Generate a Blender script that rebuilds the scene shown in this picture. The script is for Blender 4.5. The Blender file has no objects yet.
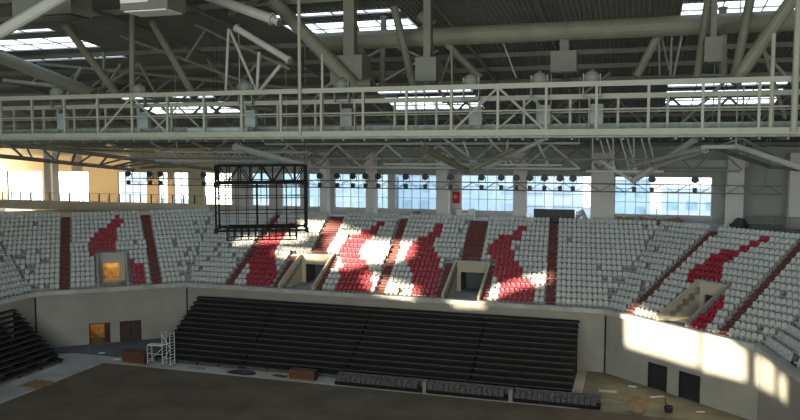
import bpy, math, random
from mathutils import Vector, Matrix
random.seed(7)
S = bpy.context.scene
COL = S.collection

# ------------------------------------------------------------------ camera
cd = bpy.data.cameras.new('camera'); cam = bpy.data.objects.new('camera', cd); COL.objects.link(cam)
cd.sensor_width = 36; cd.lens = 760 / 800 * 36; cd.clip_end = 1000
cam.location = (0, 0, 21.1)
cam.rotation_euler = (math.radians(90) - math.atan(59 / 760), 0, math.radians(17.2))
S.camera = cam
# ------------------------------------------------------------------ sky
W = bpy.data.worlds.new('world'); S.world = W; W.use_nodes = True
nt = W.node_tree; bg = nt.nodes['Background']
tc = nt.nodes.new('ShaderNodeTexCoord'); sp = nt.nodes.new('ShaderNodeSeparateXYZ')
rp = nt.nodes.new('ShaderNodeValToRGB')
nt.links.new(tc.outputs['Generated'], sp.inputs[0]); nt.links.new(sp.outputs['Z'], rp.inputs[0])
nt.links.new(rp.outputs[0], bg.inputs[0])
rp.color_ramp.elements[0].color = (0.95, 0.93, 0.90, 1); rp.color_ramp.elements[1].color = (0.62, 0.74, 1.0, 1)
rp.color_ramp.elements[1].position = 0.6
bg.inputs[1].default_value = 3.0
# ------------------------------------------------------------------ sun, low and warm, from behind the left shoulder
SUN = Vector((.35, .93, -.135)).normalized()
sd = bpy.data.lights.new('sun', 'SUN'); sd.energy = 21; sd.angle = math.radians(0.6); sd.color = (1, .84, .62)
so = bpy.data.objects.new('sun', sd); COL.objects.link(so)
so.rotation_euler = SUN.to_track_quat('-Z', 'Y').to_euler(); so.location = (-60, -60, 60)
# ------------------------------------------------------------------ added fill lamps, out of view, brightening the stand and the left gallery
def area(name, loc, direction, sx, sy, power, color):
    l = bpy.data.lights.new(name, 'AREA'); l.shape = 'RECTANGLE'; l.size = sx; l.size_y = sy; l.energy = power; l.color = color
    o = bpy.data.objects.new(name, l); COL.objects.link(o); o.location = loc
    o.rotation_euler = Vector(direction).to_track_quat('-Z', 'Z').to_euler()
    return o
area('fill_light_back', (-5, -18.5, 20), (0, 1, -.06), 60, 11, 21000, (.97, 1, .95))  # added fill for the whole stand, inside the back wall
area('fill_light_left', (-94, 45, 20), (1, .15, -.05), 60, 7, 2600, (.92, .97, 1))  # added fill for the left side
area('fill_light_gallery', (-96.3, 92.2, 16.8), (1, .12, 0), 4.6, 6, 1600, (1, .86, .60))  # added warm fill, fades rightward along the far left wall
S.view_settings.view_transform = 'Standard'; S.view_settings.look = 'None'
S.view_settings.gamma = 1; S.view_settings.use_curve_mapping = False; S.view_settings.exposure = 0.15
S.cycles.max_bounces = 6; S.cycles.diffuse_bounces = 4; S.cycles.sample_clamp_indirect = 4

# ------------------------------------------------------------------ materials
def mat(name, col, rough=.6, var=.15, scale=1.0, metal=0.0, col2=None, emis=None, bump=0):
    m = bpy.data.materials.new(name); m.use_nodes = True; n = m.node_tree.nodes; L = m.node_tree.links
    b = n['Principled BSDF']; b.inputs['Roughness'].default_value = rough; b.inputs['Metallic'].default_value = metal
    g = n.new('ShaderNodeNewGeometry'); t = n.new('ShaderNodeTexNoise'); t.inputs['Scale'].default_value = scale
    t.inputs['Detail'].default_value = 5; L.new(g.outputs['Position'], t.inputs['Vector'])
    r = n.new('ShaderNodeValToRGB'); L.new(t.outputs['Fac'], r.inputs[0])
    c2 = col2 or tuple(min(1, c * (1 + var)) for c in col); c1 = col if col2 else tuple(c * (1 - var) for c in col)
    r.color_ramp.elements[0].position = .35; r.color_ramp.elements[1].position = .65
    r.color_ramp.elements[0].color = (*c1, 1); r.color_ramp.elements[1].color = (*c2, 1)
    L.new(r.outputs[0], b.inputs['Base Color'])
    if bump:
        bp = n.new('ShaderNodeBump'); bp.inputs['Strength'].default_value = bump; L.new(t.outputs['Fac'], bp.inputs['Height']); L.new(bp.outputs[0], b.inputs['Normal'])
    if emis:
        b.inputs['Emission Color'].default_value = (*emis[0], 1); b.inputs['Emission Strength'].default_value = emis[1]
    return m
M = {
 'floor': mat('arena floor screed', (.125, .099, .064), .9, scale=.3, col2=(.175, .143, .095), bump=.1),
 'dust': mat('dusty concrete floor', (.42, .41, .37), .9, scale=.5, col2=(.56, .55, .51)),
 'dustr': mat('sandy concrete floor', (.19, .175, .115), .9, scale=.5, col2=(.26, .235, .16)),
 'slate': mat('blue grey concrete', (.13, .15, .16), .9, .15, .6),
 'wall': mat('painted lower wall', (.36, .355, .31), .85, .07, .4),
 'conc': mat('stand concrete', (.33, .34, .325), .9, .1, .8),
 'ledge': mat('ledge concrete', (.50, .50, .46), .85, .14, .9),
 'cream': mat('cream plaster', (.56, .50, .37), .9, .07, .3),
 'warm': mat('cream plaster with sun glow', (.60, .50, .32), .9, .08, .15),  # sun warmth put into the colour of the left wall stretch
 'far': mat('grey green plaster', (.37, .39, .35), .9, .05, .3),
 'pale': mat('pale column plaster', (.56, .55, .50), .9, .05, .4),
 'white_seat': mat('white seat plastic', (.56, .59, .555), .5, .06, 2.5),
 'red_seat': mat('red seat plastic', (.36, .012, .032), .4, .06, 2.5),
 'stair': mat('brown red stair paint', (.165, .055, .048), .8, .2, 2),
 'deck': mat('roof deck sheet', (.17, .175, .155), .8, .1, .5),
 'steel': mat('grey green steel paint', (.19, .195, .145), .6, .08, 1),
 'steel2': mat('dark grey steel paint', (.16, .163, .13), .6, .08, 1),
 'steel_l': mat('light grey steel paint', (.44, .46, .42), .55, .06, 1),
 'catw': mat('pale catwalk paint', (.30, .315, .26), .6, .06, 1),
 'grate': mat('catwalk grating', (.22, .26, .245), .7, .2, 3),
 'black': mat('black steel', (.008, .009, .008), .8, .2, 2),
 'bleach': mat('black green bleacher board', (.006, .007, .005), .95, .2, 2),
 'nose': mat('worn aluminium edge', (.06, .063, .05), .8, .25, .9),
 'lamp': mat('dark lamp housing', (.03, .03, .035), .5, .1, 3),
 'lampg': mat('grey lamp housing', (.20, .22, .20), .5, .08, 3),
 'ballast': mat('pale blue grey box', (.27, .33, .33), .5, .06, 3),
 'duct': mat('grey duct sheet', (.17, .18, .145), .6, .05, 3),
 'column': mat('column plaster', (.74, .72, .66), .9, .04, .4),
 'white': mat('white paint', (.75, .76, .74), .6, .04, 2),
 'flag': mat('flag red cloth', (.55, .01, .02), .8, .05, 3),
 'wood': mat('brown plywood', (.13, .055, .03), .8, .25, 4),
 'pallet': mat('raw timber', (.30, .20, .10), .8, .2, 4),
 'speck': mat('dark wrapped plastic', (.02, .02, .022), .5, scale=9, col2=(.16, .16, .16)),
 'grey': mat('grey frame', (.22, .24, .23), .6, .05, 2),
 'dark': mat('dark opening', (.02, .022, .022), .9, .1, 1),
 'room': mat('corridor plaster with lamp glow', (.62, .45, .22), .9, scale=1.6, col2=(.30, .17, .06)),  # lit copy, the warm glow is put into the colour
 'room_shade': mat('corridor plaster with shade', (.11, .125, .13), .9, .1, 1),  # same plaster with the shade put into its colour
 'brown': mat('brown door leaf', (.07, .035, .025), .7, .2, 2),
 'mull': mat('grey window frame', (.22, .24, .24), .5, .05, 2),
 'tealb': mat('teal glass facade', (.50, .70, .72), .5, scale=.12, col2=(.88, .94, .94)),
 'whiteb': mat('white facade', (.72, .75, .76), .7, .05, .2),
 'blueb': mat('pale blue facade', (.60, .72, .78), .6, .06, .2),
 'winb': mat('facade window', (.42, .60, .66), .4, .25, .3),
 'ground': mat('outside ground', (.3, .3, .27), .9, .1, .1),
 'bag': mat('crumpled foil', (.55, .58, .62), .3, .3, 6, .3),
}
gm = bpy.data.materials.new('clear glazing'); gm.use_nodes = True
n_ = gm.node_tree.nodes; b_ = n_['Principled BSDF']; out_ = n_['Material Output']
tr_ = n_.new('ShaderNodeBsdfTransparent'); tr_.inputs[0].default_value = (.93, .97, .97, 1)
gl_ = n_.new('ShaderNodeBsdfGlossy'); gl_.inputs['Roughness'].default_value = .05; mx_ = n_.new('ShaderNodeMixShader'); mx_.inputs[0].default_value = .05
gm.node_tree.links.new(tr_.outputs[0], mx_.inputs[1]); gm.node_tree.links.new(gl_.outputs[0], mx_.inputs[2]); gm.node_tree.links.new(mx_.outputs[0], out_.inputs[0])
M['glass'] = gm
tm = gm.copy(); tm.name = 'added sun filter'; M['sun_filter'] = tm  # added filter that dims the sun through the left openings
[q for q in tm.node_tree.nodes if q.type == 'BSDF_TRANSPARENT'][0].inputs[0].default_value = (.33, .30, .25, 1)

# ------------------------------------------------------------------ mesh building
BASE = {}
class MB:
    def __init__(s): s.v = []; s.f = []; s.mi = []
    def add(s, vs, fs, mi=0):
        k = len(s.v); s.v += [tuple(p) for p in vs]; s.f += [tuple(i + k for i in f) for f in fs]; s.mi += [mi] * len(fs)
    def ob(s, o, ex, ey, ez, mi=0):           # oriented box from a corner and three edge vectors
        o, ex, ey, ez = map(Vector, (o, ex, ey, ez))
        p = [o, o + ex, o + ex + ey, o + ey]; p += [q + ez for q in p]
        s.add(p, [(0, 3, 2, 1), (4, 5, 6, 7), (0, 1, 5, 4), (1, 2, 6, 5), (2, 3, 7, 6), (3, 0, 4, 7)], mi)
    def box(s, x0, x1, y0, y1, z0, z1, mi=0): s.ob((x0, y0, z0), (x1 - x0, 0, 0), (0, y1 - y0, 0), (0, 0, z1 - z0), mi)
    def tube(s, a, b, r, n=10, r2=None, mi=0):
        a, b = Vector(a), Vector(b); d = (b - a).normalized(); r2 = r if r2 is None else r2
        u = d.orthogonal().normalized(); w = d.cross(u)
        vs = []
        for p, q in ((a, r), (b, r2)):
            for k in range(n):
                t = 2 * math.pi * k / n; vs.append(p + u * math.cos(t) * q + w * math.sin(t) * q)
        fs = [(k, (k + 1) % n, n + (k + 1) % n, n + k) for k in range(n)] + [tuple(range(n))[::-1], tuple(range(n, 2 * n))]
        s.add(vs, fs, mi)
    def bar(s, a, b, w): s.tube(a, b, w * .62, 4)
    def prism(s, pts, ext, mi=0):             # polygon extruded along a vector
        ext = Vector(ext); n = len(pts); p = [Vector(q) for q in pts]
        s.add(p + [q + ext for q in p], [tuple(range(n))[::-1], tuple(range(n, 2 * n))] + [(k, (k + 1) % n, n + (k + 1) % n, n + k) for k in range(n)], mi)
    def lathe(s, c, prof, n=14, mi=0):
        c = Vector(c); vs = []
        for (r, z) in prof:
            for k in range(n):
                t = 2 * math.pi * k / n; vs.append(c + Vector((r * math.cos(t), r * math.sin(t), z)))
        fs = []
        for j in range(len(prof) - 1):
            for k in range(n): fs.append((j * n + k, j * n + (k + 1) % n, (j + 1) * n + (k + 1) % n, (j + 1) * n + k))
        fs += [tuple(range(n))[::-1], tuple(range((len(prof) - 1) * n, len(prof) * n))]
        s.add(vs, fs, mi)
    def build(s, name, m, parent=None, base=None):
        me = bpy.data.meshes.new(name)
        b = Vector(base) if base is not None else (BASE.get(parent.name, Vector((0, 0, 0))) if parent else Vector((0, 0, 0)))
        me.from_pydata([(v[0] - b.x, v[1] - b.y, v[2] - b.z) for v in s.v], [], s.f)
        me.update()
        for k in (m if isinstance(m, (list, tuple)) else [m]): me.materials.append(M[k])
        if any(s.mi): me.polygons.foreach_set('material_index', s.mi)
        o = bpy.data.objects.new(name, me); COL.objects.link(o)
        if parent: o.parent = parent
        elif base is not None: o.location = b
        BASE[o.name] = b
        return o
def tag(o, label=None, cat=None, group=None, kind=None):
    if label: o['label'] = label
    if cat: o['category'] = cat
    if group: o['group'] = group
    if kind: o['kind'] = kind
    return o
def thing(name, loc, label, cat, group=None):
    o = bpy.data.objects.new(name, None); COL.objects.link(o); o.location = loc; o.empty_display_size = .3
    BASE[o.name] = Vector(loc); return tag(o, label, cat, group)
def struct(name, mb, m, label=None):
    o = mb.build(name, m); o['kind'] = 'structure'
    if label: o['label'] = label
    return o
WORD = ['zero', 'one', 'two', 'three', 'four', 'five', 'six', 'seven', 'eight', 'nine', 'ten', 'eleven', 'twelve', 'thirteen', 'fourteen', 'fifteen', 'sixteen', 'seventeen', 'eighteen', 'nineteen', 'twenty']
ORD = ['', 'first', 'second', 'third', 'fourth', 'fifth', 'sixth', 'seventh', 'eighth', 'ninth', 'tenth', 'eleventh', 'twelfth', 'thirteenth', 'fourteenth', 'fifteenth', 'sixteenth', 'seventeenth', 'eighteenth', 'nineteenth', 'twentieth',
       'twenty-first', 'twenty-second', 'twenty-third', 'twenty-fourth', 'twenty-fifth', 'twenty-sixth', 'twenty-seventh', 'twenty-eighth', 'twenty-ninth', 'thirtieth']
def hroof(Y): return 31.5 - 8.5 * ((Y - 30) / 60) ** 2 if Y > 30 else 31.5 - 3 * ((30 - Y) / 50) ** 2

# ------------------------------------------------------------------ plan of the bowl: inner edge, left to right
PL = [Vector((-61.4, 30)), Vector((-60.8, 64.8)), Vector((-48.6, 74.7)), Vector((-2.4, 73.8)), Vector((9.5, 63.5)), Vector((13.1, 45.5))]
E_ = [(PL[i + 1] - PL[i]).normalized() for i in range(5)]
N_ = [Vector((-e.y, e.x)) for e in E_]
LEN = [(PL[i + 1] - PL[i]).length for i in range(5)]
def off(i, r):                                 # corner i of the bowl pushed outward by r
    if i == 0: return PL[0] + N_[0] * r
    if i == 5: return PL[5] + N_[4] * r
    m = N_[i - 1] + N_[i]; return PL[i] + m * (r / (m.dot(N_[i])))
def srange(f, r): return (off(f, r) - PL[f]).dot(E_[f]), (off(f + 1, r) - PL[f]).dot(E_[f])
def P(f, s, r, z=0): q = PL[f] + E_[f] * s + N_[f] * r; return Vector((q.x, q.y, z))
def v3(f, s, r, z): q = E_[f] * s + N_[f] * r; return Vector((q.x, q.y, z))
ZT, RD, RH, NR = 5.95, .85, .45, 16            # tread level of the first row, row depth, row rise, rows
WTOP = 5.5
VOM = {1: [(6.45, 9.35)], 2: [(11.75, 15.55), (30.25, 33.75)], 3: [(6.0, 8.8)], 0: [], 4: []}   # openings in the stand
VR = 6                                         # rows they cut
AIS = {0: [(20, .9, 0, 0)], 1: [(3.0, .95, .01, 0), (12.6, .95, .03, 0)],
       2: [(5.25, .9, .03, 0), (25 - 13.95 + .05, .9, .03, -6), (16.1, .9, .03, -6), (14.3, 1.9, .1, 7), (23.3, .95, .11, 0), (29.75, .85, .05, -6), (34.2, .85, .04, -6), (32.1, 2.1, .08, 7), (41.0, .85, .1, 0)],
       3: [(2.45, .9, .045, 0), (12.15, .9, .06, 0)], 4: [(5.2, .9, 0, 0)]}
def seg_cut(lo, hi, cuts):
    out = []; x = lo
    for a, b in sorted(cuts):
        if b <= x or a >= hi: continue
        if a > x: out.append((x, a))
        x = max(x, b)
    if x < hi: out.append((x, hi))
    return out

# ------------------------------------------------------------------ floors
m = MB(); m.box(-110, 40, -25, 100, -.5, -.16); struct('floor_base', m, 'slate')
m = MB(); m.box(-50.4, 30, -20, 62.5, -.16, -.03); struct('floor_arena', m, 'floor')
m = MB()
m.box(-61.5, -50.4, -20, 62.5, -.16, 0); m.prism([(-61.5, 62.5, -.16), (-50.4, 62.5, -.16), (-46.5, 62.5, -.16), (-46.5, 64.6, -.16), (-55.5, 64.6, -.16)], (0, 0, .16))
m.box(-46.5, -4, 62.5, 75, -.16, 0); struct('floor_strip', m, 'dust')
m = MB(); m.prism([(-4, 62.5, -.16), (12, 62.5, -.16), (12, 75, -.16), (-4, 75, -.16)], (0, 0, .16)); struct('floor_right_corner', m, 'dustr')
m = MB(); m.prism([(-62, 64.6, -.16), (-46.5, 64.6, -.16), (-46.5, 76, -.16), (-62, 76, -.16)], (0, 0, .15)); struct('floor_left_corner', m, 'slate')
# ------------------------------------------------------------------ lower walls with their doorways
DOORS = {1: [(5.3, 7.45), (8.45, 10.7)], 3: [(5.15, 7.2), (8.45, 10.55)]}
nm = ['left', 'left_corner', 'far', 'right_corner', 'right']
TH = .35
for f in range(5):
    m = MB(); dz = 2.25 if f == 1 else 2.3
    ds = DOORS.get(f, [])
    for a, b in seg_cut(0, LEN[f], ds):
        m.ob(P(f, a, 0, -.1), v3(f, b - a, 0, 0), v3(f, 0, TH, 0), (0, 0, WTOP + .38))
    for a, b in ds:
        m.ob(P(f, a, 0, dz), v3(f, b - a, 0, 0), v3(f, 0, TH, 0), (0, 0, WTOP + .28 - dz))
    struct('wall_lower_' + nm[f], m, 'wall')
    k = 0
    for a, b in ds:                            # the room behind each doorway
        m = MB(); d = 2.6
        m.ob(P(f, a - .1, TH, -.1), v3(f, -.1, 0, 0), v3(f, 0, d, 0), (0, 0, dz + .3)); m.ob(P(f, b + .1, TH, -.1), v3(f, .1, 0, 0), v3(f, 0, d, 0), (0, 0, dz + .3))
        m.ob(P(f, a - .2, TH + d, -.1), v3(f, b - a + .4, 0, 0), v3(f, 0, .1, 0), (0, 0, dz + .3)); m.ob(P(f, a - .2, TH, dz + .1), v3(f, b - a + .4, 0, 0), v3(f, 0, d, 0), (0, 0, .1))
        warm = f == 1 and k == 0
        struct('wall_doorway_recess', m, 'room' if warm else 'room_shade')
        m = MB(); w = .09
        for x in (a, b - w): m.ob(P(f, x, -.03, 0), v3(f, w, 0, 0), v3(f, 0, TH, 0), (0, 0, dz))
        m.ob(P(f, a, -.03, dz - w), v3(f, b - a, 0, 0), v3(f, 0, TH, 0), (0, 0, w))
        fr = struct('door_%d' % (k + 1 + (2 if f == 3 else 0)), m, 'dark')
        if not warm:
            m = MB(); half = (b - a) / 2
            m.ob(P(f, a + w, .16, 0), v3(f, half - w - .02, 0, 0), v3(f, 0, .05, 0), (0, 0, dz - w)); m.ob(P(f, a + half + .02, .16, 0), v3(f, half - w - .02, 0, 0), v3(f, 0, .05, 0), (0, 0, dz - w))
            m.build('door_leaf', 'brown' if f == 1 else 'dark', fr)
        else:
            m = MB(); m.ob(P(f, b - w, .2, 0), v3(f, -.5, .9, 0), v3(f, .04, .03, 0), (0, 0, dz - w)); m.build('door_leaf', 'brown', fr)
            pl = bpy.data.lights.new('corridor_bulb', 'POINT'); pl.energy = 14; pl.color = (1, .62, .22); pl.shadow_soft_size = .1
            po = bpy.data.objects.new('corridor_bulb', pl); COL.objects.link(po); po.location = P(f, a + .5, TH + 1.4, 1.9)
        k += 1
# drain pipes at the wall joints
for (f, s, lab) in ((2, .08, 'thin dark drain pipe down the wall joint at the left end of the black tiers'), (3, .1, 'thin dark drain pipe down the wall joint right of the black tiers'), (1, .1, 'thin dark drain pipe on the far left wall joint behind the left tiers')):
    m = MB(); q = P(f, s, -.1, 0); m.tube(q + Vector((0, 0, 0)), q + Vector((0, 0, WTOP)), .07, 8); tag(m.build('drain_pipe', 'black', base=q), lab, 'pipe')
# ------------------------------------------------------------------ ledge along the bottom of the upper stand
m = MB()
for f in range(5):
    a, b = off(f, -.35), off(f + 1, -.35); c, d = off(f + 1, .15), off(f, .15)
    a, b = off(f, -.5), off(f + 1, -.5); m.prism([(a.x, a.y, WTOP + .28), (b.x, b.y, WTOP + .28), (c.x, c.y, WTOP + .28), (d.x, d.y, WTOP + .28)], (0, 0, .42))
struct('trim_ledge', m, 'ledge')
# ------------------------------------------------------------------ stepped concrete of the upper stand
m = MB()
for f in range(5):
    for i in range(NR):
        r0, r1 = RD * i + (.15 if i == 0 else 0), RD * (i + 1); z = ZT + RH * i; zb = (z - RH - .25) if i else WTOP + .29
        cuts = VOM[f] if i <= VR else []
        l0, h0 = srange(f, r0); l1, h1 = srange(f, r1); mid0, mid1 = (l0 + l1) / 2, (h0 + h1) / 2
        for a, b in seg_cut(mid0, mid1, cuts):
            a0 = l0 if a == mid0 else a; a1 = l1 if a == mid0 else a; b0 = h0 if b == mid1 else b; b1 = h1 if b == mid1 else b
            m.prism([P(f, a0, r0, zb), P(f, b0, r0, zb), P(f, b1, r1, zb), P(f, a1, r1, zb)], (0, 0, z - zb))
struct('floor_upper_stand', m, 'conc')
RT = RD * NR; ZC = ZT + RH * (NR - 1) + .05
# concourse slab behind the top row
m = MB()
for f in range(5):
    a, b, c, d = off(f, RT), off(f + 1, RT), off(f + 1, 30), off(f, 30)
    m.prism([(a.x, a.y, ZC - .3), (b.x, b.y, ZC - .3), (c.x, c.y, ZC - .3), (d.x, d.y, ZC - .3)], (0, 0, .3))
struct('floor_concourse', m, 'conc')
# ------------------------------------------------------------------ seats
def seat_geo():
    s = MB()
    # back: curved shell with rounded top
    out = [(-.20, .0), (-.215, .16), (-.205, .30), (-.15, .385), (0, .41), (.15, .385), (.205, .30), (.215, .16), (.20, .0)]
    def shell(outl, fn, t):
        n = len(outl); fr = [fn(x, h, 0) for x, h in outl]; bk = [fn(x, h, t) for x, h in outl]
        c0 = fn(0, sum(h for _, h in outl) / n, 0, True); c1 = fn(0, sum(h for _, h in outl) / n, t, True)
        vs = fr + bk + [c0, c1]
        fs = [(k, (k + 1) % n, 2 * n) for k in range(n)] + [(n + (k + 1) % n, n + k, 2 * n + 1) for k in range(n)] + [((k + 1) % n, k, n + k, n + (k + 1) % n) for k in range(n)]
        s.add(vs, fs)
    shell(out, lambda x, h, t, c=False: (x, .17 + .22 * h - 1.1 * x * x + t, .42 + h * .98), .035)
    pan = [(-.20, 0), (-.215, .2), (-.19, .37), (0, .40), (.19, .37), (.215, .2), (.20, 0)]
    shell(pan, lambda x, h, t, c=False: (x, .20 - h, .42 + .9 * x * x - (.02 if c else 0) - t), .04)
    s.ob((-.04, -.02, 0), (.08, 0, 0), (0, .2, 0), (0, 0, .4))
    return s
SG = seat_geo()
SG.v = [(x * 1.06, .22 + (y - .22) * 1.08, z * 1.04) for x, y, z in SG.v]
def seat_mesh(name, mk):
    me = bpy.data.meshes.new(name); me.from_pydata(SG.v, [], SG.f); me.materials.append(M[mk]); me.update(); return me
ME = {'w': seat_mesh('stadium_seat_white', 'white_seat'), 'r': seat_mesh('stadium_seat_red', 'red_seat')}
RED = {1: [[(5.59, 5.5), (5.45, 8.1), (6.2, 9.57), (7.69, 10.86), (8.9, 12.7), (9.5, 12.0), (8.44, 9.44), (8.44, 6.6), (6.34, 5.5)],
           [(9.6, 4.9), (10.26, 3.7), (11.25, 3.0), (11.25, 0), (9.6, 0)]],
       2: [[(7.7, 0), (5.9, 4), (5.2, 7.07), (5.5, 8.65), (7.2, 10.3), (8.6, 11.5), (9.28, 11.0), (7.8, 9.15), (8.14, 6.0), (10.08, 2.98), (10.6, 0)],
           [(18.4, 0), (17.29, 4.5), (16.1, 6.32), (16.3, 8.88), (17.5, 9.9), (18.7, 11.1), (19.3, 12.2), (19.8, 11.6), (19.13, 9.22), (18.45, 6.47), (20.92, 3.76), (21.73, 2.21), (22.1, 0)],
           [(26.9, 0), (26.5, 1.82), (24.02, 6.65), (24.0, 7.53), (25.0, 9.1), (26.0, 10.6), (26.4, 11.9), (27.0, 11.8), (27.1, 10.3), (26.77, 8.04), (28.46, 5.27), (29.13, 2.47), (29.3, 0)],
           [(36.0, 0), (35.9, 1.54), (34.9, 3.24), (34.3, 5.65), (33.15, 7.57), (33.5, 9.32), (34.5, 10.1), (35.8, 11.3), (36.4, 12.4), (36.9, 11.9), (36.26, 9.81), (35.49, 8.56), (36.47, 6.14), (37.93, 3.75), (39.19, 2.22), (39.5, 0)]],
       3: [[(5.0, 5.2), (4.0, 6.6), (4.7, 8.9), (5.1, 9.9), (6.43, 10.8), (7.1, 12.0), (7.6, 13.0), (8.3, 12.4), (7.35, 10.5), (6.59, 8.51), (7.8, 6.5), (7.6, 5.2)],
           [(9.1, 0), (8.95, 3.85), (9.16, 4.9), (10.42, 2.7), (10.77, .8), (10.86, 0)]], 0: [], 4: []}
def inside(p, poly):
    x, y = p; c = False
    for i in range(len(poly)):
        (x1, y1), (x2, y2) = poly[i], poly[i - 1]
        if (y1 > y) != (y2 > y) and x < (x2 - x1) * (y - y1) / (y2 - y1) + x1: c = not c
    return c
CP = Vector((0, 0, 21.1)); fwd = cam.rotation_euler.to_matrix() @ Vector((0, 0, -1)); rgt = cam.rotation_euler.to_matrix() @ Vector((1, 0, 0))
def in_front(p, half):                         # worth building: within the widened view of the stand
    d = p - CP; z = d.dot(fwd); return z > 1 and abs(d.dot(rgt) / z) < half
BLOCK = ['left end block', 'left corner block', 'long far block', 'right corner block', 'right end block']
seats = []
for f in range(5):
    for i in range(NR):
        r = RD * i + .42; z = ZT + RH * i; l, h = srange(f, r - .15)
        cuts = []
        for (s0, w, k, only) in AIS[f]:
            if (only < 0 and i > -only) or (only > 0 and i < only): continue
            c = s0 - k * r; cuts.append((c - w / 2 - .06, c + w / 2 + .06))
        if i <= VR:
            for a, b in VOM[f]: cuts.append((a - .35, b + .35))
        secs = seg_cut(l - .1, h + .1, cuts); cnt = 0
        for j, (a, b) in enumerate(secs):
            n = int((b - a + .12) / .5)
            if n < 1: continue
            if j == 0: x0 = b - n * .5
            elif j == len(secs) - 1: x0 = a
            else: x0 = (a + b - n * .5) / 2
            for q in range(n):
                s = x0 + .5 * (q + .5); cnt += 1
                p = P(f, s, r, z)
                if not in_front(p, .60): continue
                red = any(inside((s, r + .1), pg) for pg in RED[f])
                edge = min(s - l, h - s) if f in (1, 2, 3) else 9
                miss = (not red) and (random.random() < .008 or (edge < 1.5 and random.random() < .10) or (edge > 1.5 and edge < 3.5 and 3 < i < 9 and random.random() < .09))
                if miss: continue
                seats.append([(p - CP).length, f, i, cnt, s, p, red, j])
ROTZ = [math.atan2(e.y, e.x) for e in E_]
def seat_obj(S_, kind, group, gtxt):
    d, f, i, cnt, s, p, red, j = S_
    o = bpy.data.objects.new('stadium_seat', ME[kind]); o.location = p; o.rotation_euler.z = ROTZ[f]; COL.objects.link(o)
    tag(o, '%s plastic seat, row %s up, %s from the left in the %s' % (gtxt, WORD[i + 1], ORD[cnt] if cnt < len(ORD) else 'number %d' % cnt, BLOCK[f]), 'seat', group)
seats.sort(key=lambda q: q[0])
reds = [q for q in seats if q[6]]; whites = [q for q in seats if not q[6]]
print('SEATS', len(reds), len(whites))
seen = [q for q in seats if in_front(q[5], .53)][:300]; ids = set(map(id, seen))
for q in seen:
    if q[6]: seat_obj(q, 'r', 'red seats nearest the camera in the upper stand', 'red')
    else: seat_obj(q, 'w', 'white seats nearest the camera in the upper stand', 'white')
big = MB()
for q in seats:
    if id(q) in ids: continue
    c, s_ = math.cos(ROTZ[q[1]]), math.sin(ROTZ[q[1]]); p = q[5]
    big.add([(p.x + c * x - s_ * y, p.y + s_ * x + c * y, p.z + z) for x, y, z in SG.v], SG.f, 1 if q[6] else 0)
tag(big.build('rows_of_seats', ('white_seat', 'red_seat')), 'rows upon rows of white seats with red slanted figures filling the far upper stand', 'seats', kind='stuff')
# ------------------------------------------------------------------ brown-red stairs between the blocks
SL = {0: ['brown red stairs in the far left end block'], 1: ['brown red stairs left of the warmly lit opening', 'brown red stairs right of the warmly lit opening, in the left corner block'],
      2: ['slanted brown red stairs behind the hanging black cage', 'narrow brown stairs along the left side of the centre opening', 'narrow brown stairs along the right side of the centre opening', 'wide brown stairs climbing above the centre opening',
          'brown red stairs in bright sun between two red seat figures', 'narrow brown stairs left of the opening with the blue grey doorway', 'narrow brown stairs right of the opening with the blue grey doorway',
          'wide brown stairs climbing above the opening with the blue grey doorway', 'brown red stairs at right end of the long stand, right of the last red figure'],
      3: ['long brown stairs rising diagonally left of the right corner opening', 'long brown stairs rising diagonally right of the right corner opening'], 4: ['brown red stairs at the extreme right edge of the photo']}
for f in range(5):
    for q, (s0, w, k, only) in enumerate(AIS[f]):
        m = MB(); i0, i1 = (0, NR) if not only else ((0, -only + 1) if only < 0 else (only, NR))
        for i in range(i0, i1):
            z = ZT + RH * i
            for hstep in range(2):
                r0 = RD * i + (.18 if i == 0 else -.015) if hstep == 0 else RD * (i + .5)
                c = s0 - k * (RD * i + .42); zz = z + (.02 if hstep == 0 else RH / 2)
                zb = z - (RH - .01 if hstep == 0 and i > i0 else 0); m.ob(P(f, c - w / 2, r0, zb), v3(f, w, 0, 0), v3(f, 0, RD * (i + 1) - r0 - .016, 0), (0, 0, zz - zb + .02))
        b = P(f, s0, 0, ZT); tag(m.build('stairway', 'stair', base=b), SL[f][q], 'stairs', 'brown red stairs of the upper stand')
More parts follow.
